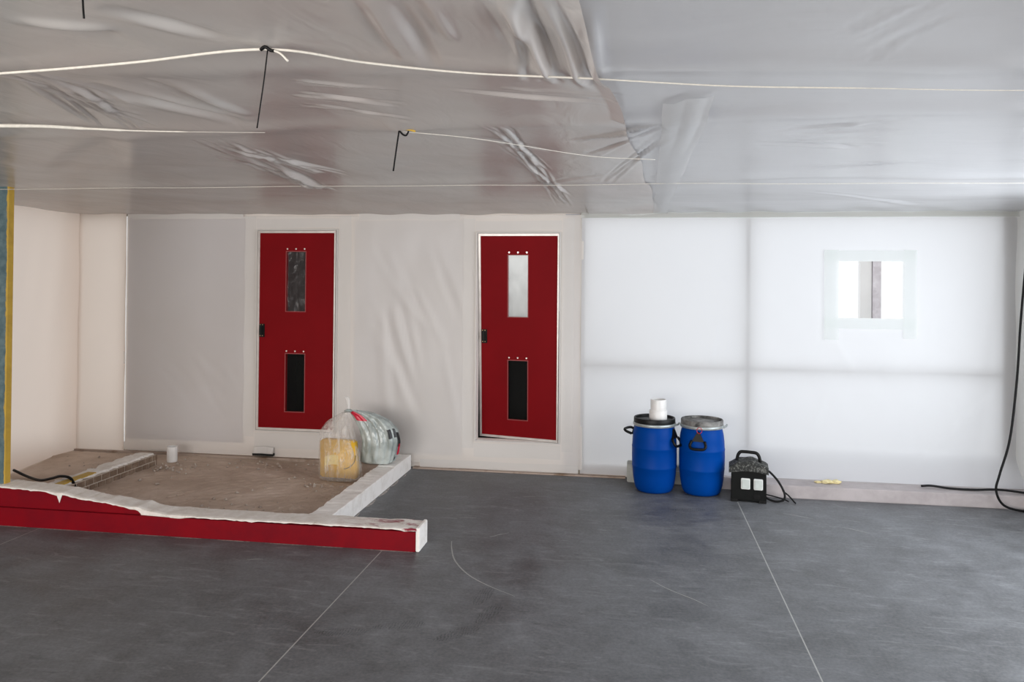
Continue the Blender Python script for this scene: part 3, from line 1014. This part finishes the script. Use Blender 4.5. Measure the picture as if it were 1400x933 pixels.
# side kerb
sk = thing('side_kerb', 'white plastered kerb running from the broken wall to the bag', 'kerb', (-2.055, 5.9, 0))
ys = np.arange(4.93, 6.84, .03)
V, Fc = [], []
for y in ys:
    l = -2.145 + g.normal(0, .006)
    zt = .128 + g.normal(0, .0015)
    V += [(-1.972, y, 0), (-1.972, y, zt - .004), (-1.978, y, zt), (l + .02, y, zt), (l, y, zt - .02), (l - .01, y, 0)]
for i in range(len(ys) - 1):
    for k in range(5):
        Fc.append((6 * i + k, 6 * i + k + 1, 6 * i + 7 + k, 6 * i + 6 + k))
Fc += [tuple(range(6)), tuple(6 * (len(ys) - 1) + k for k in range(6))]
mk('kerb_body', V, Fc, 'sidecurb', sk)

# rough screed inside
X, Y = np.meshgrid(np.arange(XL, -2.13, .022), np.arange(4.90, YB - .05, .022), indexing='ij')
zs_ = .016 + sines(X, Y, 12, .5, .005, 61) + sines(X, Y, 14, .09, .003, 62)
for bx, by, br, bh in ((-2.45, 5.35, .16, .03), (-2.75, 5.15, .14, .022), (-2.35, 5.9, .12, .02), (-3.0, 5.1, .15, .02), (-4.75, 6.35, .10, .02)):
    zs_ += (bh + sines(X, Y, 6, .06, .008, 63)) * np.exp(-(((X - bx) ** 2 + (Y - by) ** 2) / br ** 2))
scr = struct(grid_obj('floor_screed', np.stack([X, Y, np.clip(zs_, .003, .08)], -1), 'screed', smooth=False))
scr['label'] = 'rough brown screed behind the broken wall'
# loose crumbs, far too many and too small to count
V, Fc = [], []
g2 = np.random.default_rng(17)
cents = [(-2.5, 5.3, .22), (-2.9, 5.15, .2), (-2.4, 6.0, .15), (-4.1, 6.35, .12), (-4.6, 6.3, .15), (-3.3, 6.72, .35), (-3.4, 5.8, .7), (-2.35, 6.2, .08)]
for i in range(420):
    c = cents[g2.integers(len(cents))]
    x, y = c[0] + g2.normal(0, c[2]), c[1] + g2.normal(0, c[2] * .7)
    if not (XL + .1 < x < -2.22 and 4.97 < y < 6.80) or (-4.46 < x < -4.2 and y < 6.52) or (abs(x + 2.42) < .23 and 6.1 < y < 6.45):
        continue
    s = g2.uniform(.006, .020)
    b = len(V)
    zb = .016
    for dx, dy, dz in ((1, 0, 0), (0, 1, 0), (-1, 0, 0), (0, -1, 0), (0, 0, .8), (0, 0, -.4)):
        V.append((x + dx * s * g2.uniform(.6, 1.3), y + dy * s * g2.uniform(.6, 1.3), zb + dz * s + s * .3))
    for q in ((0, 1, 4), (1, 2, 4), (2, 3, 4), (3, 0, 4), (1, 0, 5), (2, 1, 5), (3, 2, 5), (0, 3, 5)):
        Fc.append(tuple(b + k for k in q))
tag(mk('rubble_crumbs', V, Fc, 'rubble'), 'loose rubble crumbs scattered over the brown screed', 'rubble', kind='stuff')

# brick stub with separate bricks
bw = thing('brick_stub', 'low stub of brown brick wall with white plaster top on the screed', 'brick wall', (-4.33, 5.9, 0))
box('mortar_core', -4.415, -4.246, 5.12, 6.47, 0, .108, 'mortar', bw)
bmesh0 = None
for row in range(2):
    z0 = .006 + row * .053
    y = 5.12 - (row * .045)
    while y < 6.47:
        a, b = max(y, 5.115), min(y + .086, 6.482)
        if b - a > .02:
            box('brick', -4.252, -4.240 - .003 * random.random(), a, b, z0, z0 + .044, 'brick', bw, .002)
        y += .096
for k in range(2):
    box('brick', -4.41 + k * .085, -4.41 + k * .085 + .08, 6.466, 6.484, .006, .1, 'brick', bw, .002)
xs = None
V, Fc = [], []
ysb = np.arange(5.12, 6.475, .03)
for y in ysb:
    l, r = -4.43 + g.normal(0, .010), -4.262 + g.normal(0, .008)
    zt = .122 + g.normal(0, .003)
    V += [(l, y, .104), (l + .015, y, zt), (r - .015, y, zt), (r, y, .104)]
for i in range(len(ysb) - 1):
    for k in range(4):
        k2 = (k + 1) % 4
        Fc.append((4 * i + k, 4 * i + k2, 4 * i + 4 + k2, 4 * i + 4 + k))
Fc += [(0, 1, 2, 3), tuple(4 * (len(ysb) - 1) + k for k in range(4))]
mk('plaster_top', V, Fc, 'cap', bw)
V, Fc = box_vf(-4.35, -4.275, 5.30, 5.72, .118, .128, .003)
mk('ochre_patch', V, Fc, 'ochre', bw)

# white pipe stub on the screed, torn away at its foot
pst = lathe('pipe_stub', [(.034, 0), (.044, 0), (.046, .02), (.047, .11), (.047, .14), (.036, .14), (.035, .10), (.034, 0)], (-4.17, 6.60, .018), 'pvc', seg=24)
tag(pst, 'short white upright pipe stub at the end of the brick stub', 'pipe')

tag(tube('cable', [(-5.15, 5.86, .07), (-4.95, 5.78, .045), (-4.75, 5.68, .05), (-4.56, 5.58, .10), (-4.42, 5.50, .142), (-4.30, 5.46, .138), (-4.22, 5.42, .06), (-4.17, 5.38, .035)], .011, 'black_rubber'), 'dark cable lying over the brick stub beside the post', 'cable')

# flap over the slot
X, Z = np.meshgrid(np.linspace(-3.50, -3.30, 10), np.linspace(.074, .14, 8), indexing='ij')
tag(grid_obj('vent_flap', np.stack([X, YB - .072 + (Z - .07) * .35 + .004 * np.sin(X * 40), Z - .02 * np.abs(X + 3.4) * 4 * (Z - .07) / .066], -1), 'tape', thick=.002), 'small lifted film flap above the dark slot below the closed door', 'flap')

# ================================================================== BAGS
def loft(rows, nth, sub, fold, nf, seed):
    a = np.array(rows, float)
    n = len(a)
    t = np.linspace(0, n - 1, (n - 1) * sub + 1)
    R5 = np.stack([np.interp(t, np.arange(n), a[:, k]) for k in range(5)], 1)
    for _ in range(2):   # soften the kinks
        R5[1:-1] = (R5[:-2] + 2 * R5[1:-1] + R5[2:]) / 4
    gg = np.random.default_rng(seed)
    th = np.linspace(0, 2 * math.pi, nth, endpoint=False)
    ph = gg.uniform(0, 6.28, 4)
    P = np.zeros((len(t), nth, 3))
    for i in range(len(t)):
        u = i / (len(t) - 1)
        f = 1 + fold * (.25 + u) * (1.1 * np.abs(np.sin(nf * .5 * th + ph[0] + 1.2 * u)) - .7 + .5 * np.abs(np.sin((nf - 1.5) * th + ph[1] - 2 * u)) - .3 + .5 * np.sin(4 * th + ph[2] + 5 * u))
        cx, cy, z, rx, ry = R5[i]
        sq = 1 / np.maximum(np.abs(np.cos(th)), np.abs(np.sin(th))) ** .35
        P[i, :, 0] = cx + rx * np.cos(th) * f * sq
        P[i, :, 1] = cy + ry * np.sin(th) * f * sq
        P[i, :, 2] = z + .012 * np.sin(3 * th + ph[3] + 4 * u) * u * (1 - u) * 4
    return P


def loft_obj(name, P, mat, parent):
    n, m, _ = P.shape
    V = list(P.reshape(-1, 3))
    Fc = [(i * m + k, i * m + (k + 1) % m, (i + 1) * m + (k + 1) % m, (i + 1) * m + k) for i in range(n - 1) for k in range(m)]
    Fc += [tuple(range(m)), tuple((n - 1) * m + k for k in range(m))]
    return mk(name, V, Fc, mat, parent, True)


def patch_obj(name, P, i0, i1, k0, k1, mat, parent, off=.004):
    """a printed patch lying on part of a lofted surface"""
    m = P.shape[1]
    ks = [k % m for k in range(k0, k1 + 1)]
    Q = P[i0:i1 + 1][:, ks].copy()
    c = P[i0:i1 + 1].mean(1)[:, None, :]
    d = Q - c
    d[..., 2] = 0
    d /= np.linalg.norm(d, axis=-1, keepdims=True) + 1e-9
    return grid_obj(name, Q + d * off, mat, parent)


CBX, CBY = -2.415, 6.27
cbag = thing('clear_bag', 'knotted clear plastic bag holding a yellow sack on the screed', 'bag', (CBX, CBY, .02))
Pc = loft([(-2.42, CBY, .022, .160, .085), (-2.42, CBY, .035, .188, .098), (-2.43, CBY, .16, .182, .098), (-2.445, CBY, .30, .163, .092), (-2.455, CBY, .42, .140, .085), (-2.44, CBY + .01, .50, .105, .065), (-2.405, CBY + .02, .56, .050, .035), (CBX + .045, CBY + .03, .595, .020, .018)], 120, 8, .06, 10, 5)
loft_obj('bag_film', Pc, 'bag_clear', cbag)
tube('knot', [(CBX + .02, CBY + .02, .590), (CBX + .045, CBY + .005, .600), (CBX + .065, CBY + .03, .594), (CBX + .045, CBY + .045, .600)], .012, 'bag_grey', cbag)
Pt = loft([(CBX + .045, CBY + .03, .598, .012, .010), (CBX + .046, CBY + .03, .64, .014, .010), (CBX + .036, CBY + .03, .69, .018, .010), (CBX + .018, CBY + .03, .715, .022, .007)], 20, 5, .15, 4, 8)
loft_obj('bag_tail', Pt, 'tape', cbag)

ys_t = thing('yellow_sack', 'yellow printed sack standing inside the clear plastic bag', 'sack', (-2.43, 6.27, .03))
V, Fc = box_vf(-2.585, -2.262, 6.215, 6.325, .045, .355, .012)
V = [(x + (-.10 * (z - .05) - .0 if x > -2.4 else -.01 * (z - .05)), y + .012 * math.sin(x * 17), z - .012 * (x + 2.43)) for x, y, z in V]
sk_ = mk('sack_body', V, Fc, 'yellow', ys_t, True)
P2 = [(-2.38 + .10 * math.sin(a) * 1.1, 6.205, .23 - .13 * math.cos(a) * .8 + .0) for a in np.linspace(.1, 1.7, 12)]
tube('printed_arc', P2, .0035, 'brown_print', ys_t, 5, 1)
X, Z = np.meshgrid(np.linspace(-2.54, -2.42, 8), np.linspace(.14, .22, 8), indexing='ij')
grid_obj('pale_print', np.stack([X, 6.2085 + 0 * X, Z + .02 * np.sin((X + 2.54) * 20)], -1), 'yellow_pale', ys_t)

gbag = thing('printed_bag', 'bulging grey green plastic bag with red and black print on the kerb', 'bag', (-2.14, 6.46, .13))
Pg = loft([(-2.17, 6.46, .134, .11, .08), (-2.165, 6.46, .146, .150, .11), (-2.145, 6.46, .22, .160, .13), (-2.13, 6.46, .32, .160, .135), (-2.155, 6.46, .42, .160, .13), (-2.21, 6.44, .50, .140, .10), (-2.275, 6.40, .555, .095, .065), (-2.335, 6.35, .585, .045, .03), (-2.365, 6.31, .60, .018, .015)], 96, 8, .12, 16, 12)
loft_obj('bag_film', Pg, 'bag_grey', gbag)
for i0, i1, k0, k1, mt in ((42, 58, 62, 73, 'print_red'), (27, 33, 82, 85, 'print_black'), (27, 33, 87, 89, 'print_black'), (20, 30, 92, 95, 'print_black'), (14, 22, 93, 97, 'print_red'), (10, 13, 90, 93, 'print_black'), (54, 60, 58, 61, 'print_black')):
    patch_obj('print_patch', Pg, i0, i1, k0, k1, mt, gbag)

# ================================================================== BLUE DRUMS
def drum(cx, cy, rot, body, lid, label, worn):
    t = thing('blue_drum', label, 'drum', (cx, cy, 0), 'blue plastic drums')
    lathe('body', [(0, 0), (.120, 0), (.138, .006), (.152, .025), (.164, .07), (.173, .13), (.179, .20), (.181, .203), (.181, .212), (.180, .215), (.1815, .30), (.181, .355), (.1825, .358), (.1825, .365), (.180, .37), (.177, .43), (.171, .48), (.163, .515), (.156, .530), (.152, .545), (0, .545)], (cx, cy, 0), body, t, 56)
    ring = lathe('clamp_ring', [(.150, .532), (.170, .534), (.174, .540), (.174, .552), (.170, .558), (.150, .558), (.150, .532)], (cx, cy, 0), 'steel', t, 56)
    lathe('lid', [(.150, .556), (.167, .556), (.168, .562), (.168, .592), (.165, .598), (.158, .598), (.155, .594), (.154, .580), (.10, .578), (.095, .582), (0, .582)], (cx, cy, 0), lid, t, 56)

    def P(r, a, z):
        return (cx + r * math.cos(a), cy + r * math.sin(a), z)
    # clasp on the ring
    ac = R(-12)
    tube('clasp', [P(.176, ac - .12, .545), P(.181, ac, .547), P(.192, ac + .1, .550), P(.196, ac + .2, .556)], .008, 'steel', ring, 6, 4)
    for s in (0, math.pi):
        a = rot + s
        V = [P(.172, a - .28, .440), P(.170, a + .28, .440), P(.164, a + .05, .520), P(.164, a - .05, .520), P(.192, a - .26, .445), P(.192, a + .26, .445), P(.178, a + .05, .515), P(.178, a - .05, .515)]
        Fc = [(0, 1, 2, 3), (4, 5, 6, 7), (0, 1, 5, 4), (1, 2, 6, 5), (2, 3, 7, 6), (3, 0, 4, 7)]
        hm = mk('handle_mount', V, Fc, 'black_plastic', t)
        hang_ = worn or s == 0
        out_ = .030 if hang_ else .062
        dz = -.055 if hang_ else .03
        tube('handle', [P(.188, a - .27, .448), P(.188 + out_ * .7, a - .30, .448 + dz * .6), P(.188 + out_, a - .22, .448 + dz), P(.188 + out_ * 1.05, a, .448 + dz * 1.05), P(.188 + out_, a + .22, .448 + dz), P(.188 + out_ * .7, a + .30, .448 + dz * .6), P(.188, a + .27, .448)], .011, 'black_plastic', hm, 8, 4)
    return t, ring


drum(.177, 6.505, R(-27), 'blue', 'lid', 'clean blue drum with black lid carrying a white pipe piece', False)
d2, ring2 = drum(.555, 6.495, R(-104), 'blue_worn', 'lid_dusty', 'scuffed blue drum with dusty lid beside the black box', True)
pts = [(.52 + .020 * math.cos(a), 6.314 + .004 * math.sin(a), .534 + .022 * math.sin(a)) for a in np.linspace(0, 6.2, 14)]
tube('red_seal', pts, .0025, 'red_seal', ring2, 6, 2)

pv = thing('pvc_coupling', 'white plastic pipe coupling standing on the drum lid', 'pipe', (.205, 6.49, .582))
lathe('socket_end', [(.058, 0), (.071, 0), (.072, .004), (.072, .072), (.069, .076), (.058, .076), (.058, 0)], (.205, 6.49, .5825), 'pvc', pv, 36)
lathe('pipe', [(.056, .06), (.0625, .06), (.0635, .065), (.0635, .160), (.062, .163), (.056, .163), (.056, .06)], (.207, 6.49, .5825), 'pvc', pv, 36)

# ================================================================== BLACK SITE TRANSFORMER
bt = thing('power_box', 'dusty black portable power box with two white sockets and handle', 'power box', (.90, 6.33, 0))
BA = R(-7)


def br(x, y, z):
    """box space -> world (turned a little, right end towards the viewer)"""
    c, s = math.cos(BA), math.sin(BA)
    return (.90 + x * c - y * s, 6.345 + x * s + y * c, z)


def bbox(name, b, mat, parent, bev=.004, fn=None):
    V, Fc = box_vf(*b, bev)
    if fn:
        V = [fn(*v) for v in V]
    return mk(name, [br(*v) for v in V], Fc, mat, parent)


bbox('body', (-.130, .132, -.078, .080, .012, .255), 'box_black', bt, .010, lambda x, y, z: (x * (1 + .05 * (.25 - z)), y * (1 + .05 * (.25 - z)), z))
for fx in (-.105, .105):
    bbox('foot', (fx - .028, fx + .028, -.082, .082, 0, .022), 'black_plastic', bt, .003)
# arched dusty lid
n = 16
V, Fc = [], []
for i in range(n + 1):
    u = -1 + 2 * i / n
    x = u * .148
    zt = .322 - .050 * u * u + .004 * math.sin(u * 9)
    zb = .245 - .020 * u * u
    for y, zq in ((-.096, zb), (-.098, zt - .012), (-.086, zt), (.086, zt), (.098, zt - .012), (.096, zb)):
        V.append(br(x, y, zq))
for i in range(n):
    for k in range(6):
        k2 = (k + 1) % 6
        Fc.append((6 * i + k, 6 * i + k2, 6 * i + 6 + k2, 6 * i + 6 + k))
Fc += [tuple(range(6)), tuple(6 * n + k for k in range(6))]
mk('lid', V, Fc, 'box_lid', bt)
tube('handle', [br(-.088, 0, .305), br(-.080, 0, .345), br(-.062, 0, .372), br(-.03, 0, .376), br(.03, 0, .374), br(.062, 0, .368), br(.080, 0, .342), br(.088, 0, .300)], .0125, 'black_plastic', bt, 10, 4)
for a in (-.056, .038):
    so = bbox('socket', (a, a + .068, -.096, -.070, .105, .188), 'socket_rim', bt, .004)
    bbox('socket_flap', (a + .007, a + .061, -.101, -.093, .112, .181), 'socket', so, .003)
bbox('rating_plate', (.040, .088, -.085, -.074, .035, .070), 'black_rubber', bt, .002)
tube('power_cord', [br(.128, .03, .245), br(.17, .03, .215), br(.225, .02, .155), br(.268, 0, .075), br(.262, -.02, .028), br(.21, -.025, .012), br(.16, -.01, .018), br(.125, .0, .034)], .0085, 'black_rubber', bt)
tube('power_cord', [br(.125, .02, .05), br(.20, .03, .035), br(.27, .02, .02), br(.30, .0, .012)], .005, 'black_rubber', bt)
tube('power_cord', [br(.255, .02, .088), br(.30, .01, .055), br(.335, -.01, .02), br(.350, -.02, .007)], .006, 'black_rubber', bt)

# ================================================================== RIGHT CABLES AND CRUMBS
tag(tube('cable', [(3.03, 6.50, 2.25), (2.985, 6.52, 1.98), (2.955, 6.52, 1.66), (2.925, 6.50, 1.37), (2.885, 6.46, .98), (2.82, 6.42, .54), (2.74, 6.40, .27), (2.715, 6.395, .15), (2.765, 6.385, .045), (2.90, 6.375, .010), (3.02, 6.40, .010)], .009, 'black_rubber', sub=8), 'black cable hanging down the right edge and looping onto the floor', 'cable')
tag(tube('cable', [(2.245, 6.57, .118), (2.32, 6.565, .124), (2.45, 6.56, .112), (2.62, 6.55, .112), (2.75, 6.54, .122), (2.86, 6.53, .122), (3.03, 6.50, .11)], .009, 'black_rubber'), 'black cable end lying on the plinth at the right', 'cable')

for k, (x, y, s, sq, lb) in enumerate(((1.545, 6.585, .034, .5, 'pale yellow foam lump lying on the plinth'), (1.475, 6.59, .020, .5, 'small yellowish foam crumb left of the foam lump on the plinth'), (1.615, 6.59, .026, .7, 'torn beige foam scrap right of the foam lump on the plinth'))):
    bm = bmesh.new()
    bmesh.ops.create_icosphere(bm, subdivisions=2, radius=s)
    gg = np.random.default_rng(k)
    for v in bm.verts:
        v.co *= 1 + gg.normal(0, .14)
        v.co.z = max(v.co.z * sq, -s * sq * .7)
        v.co.x *= 1.5
    bm.verts.index_update()
    V = [(v.co.x + x, v.co.y + y, v.co.z + .10 + s * sq * .7) for v in bm.verts]
    Fc = [tuple(v.index for v in f.verts) for f in bm.faces]
    bm.free()
    tag(mk('foam_scrap', V, Fc, 'foam'), lb, 'foam scrap', 'foam scraps on the plinth')

# dark shoe prints in the dust on the floor
def make_print_mat():
    m, nt = new_mat('shoe_print')
    v = coords(nt)
    n = noise(nt, v, 60, 4, .7)
    wv = nt.nodes.new('ShaderNodeTexWave')
    wv.inputs['Scale'].default_value = 22
    wv.inputs['Distortion'].default_value = 6
    nt.links.new(v, wv.inputs['Vector'])
    mm = nt.nodes.new('ShaderNodeMath')
    mm.operation = 'MULTIPLY'
    nt.links.new(ramp(nt, n, [(.42, (0,) * 3), (.6, (.36,) * 3)]), mm.inputs[0])
    nt.links.new(wv.outputs['Fac'], mm.inputs[1])
    tr = nt.nodes.new('ShaderNodeBsdfTransparent')
    out(nt, mixs(nt, mm.outputs[0], tr.outputs[0], pbsdf(nt, lin(42, 44, 46), .7)))
    return m


M['print'] = make_print_mat()
for x, y, a in ((-.79, 4.14, 1.4), (-.72, 3.93, 1.3), (-1.13, 3.72, .35), (-.83, 3.68, .8), (-1.38, 3.60, .2), (.42, 5.98, .2)):
    c, s = math.cos(a), math.sin(a)
    V = []
    for k in range(20):
        t = 2 * math.pi * k / 20
        lx, ly = .13 * math.cos(t), .045 * math.sin(t) * (1 + .2 * math.cos(t))
        V.append((x + lx * c - ly * s, y + lx * s + ly * c, .0014))
    mk('shoe_print', V, [tuple(range(20))], 'print', fl)
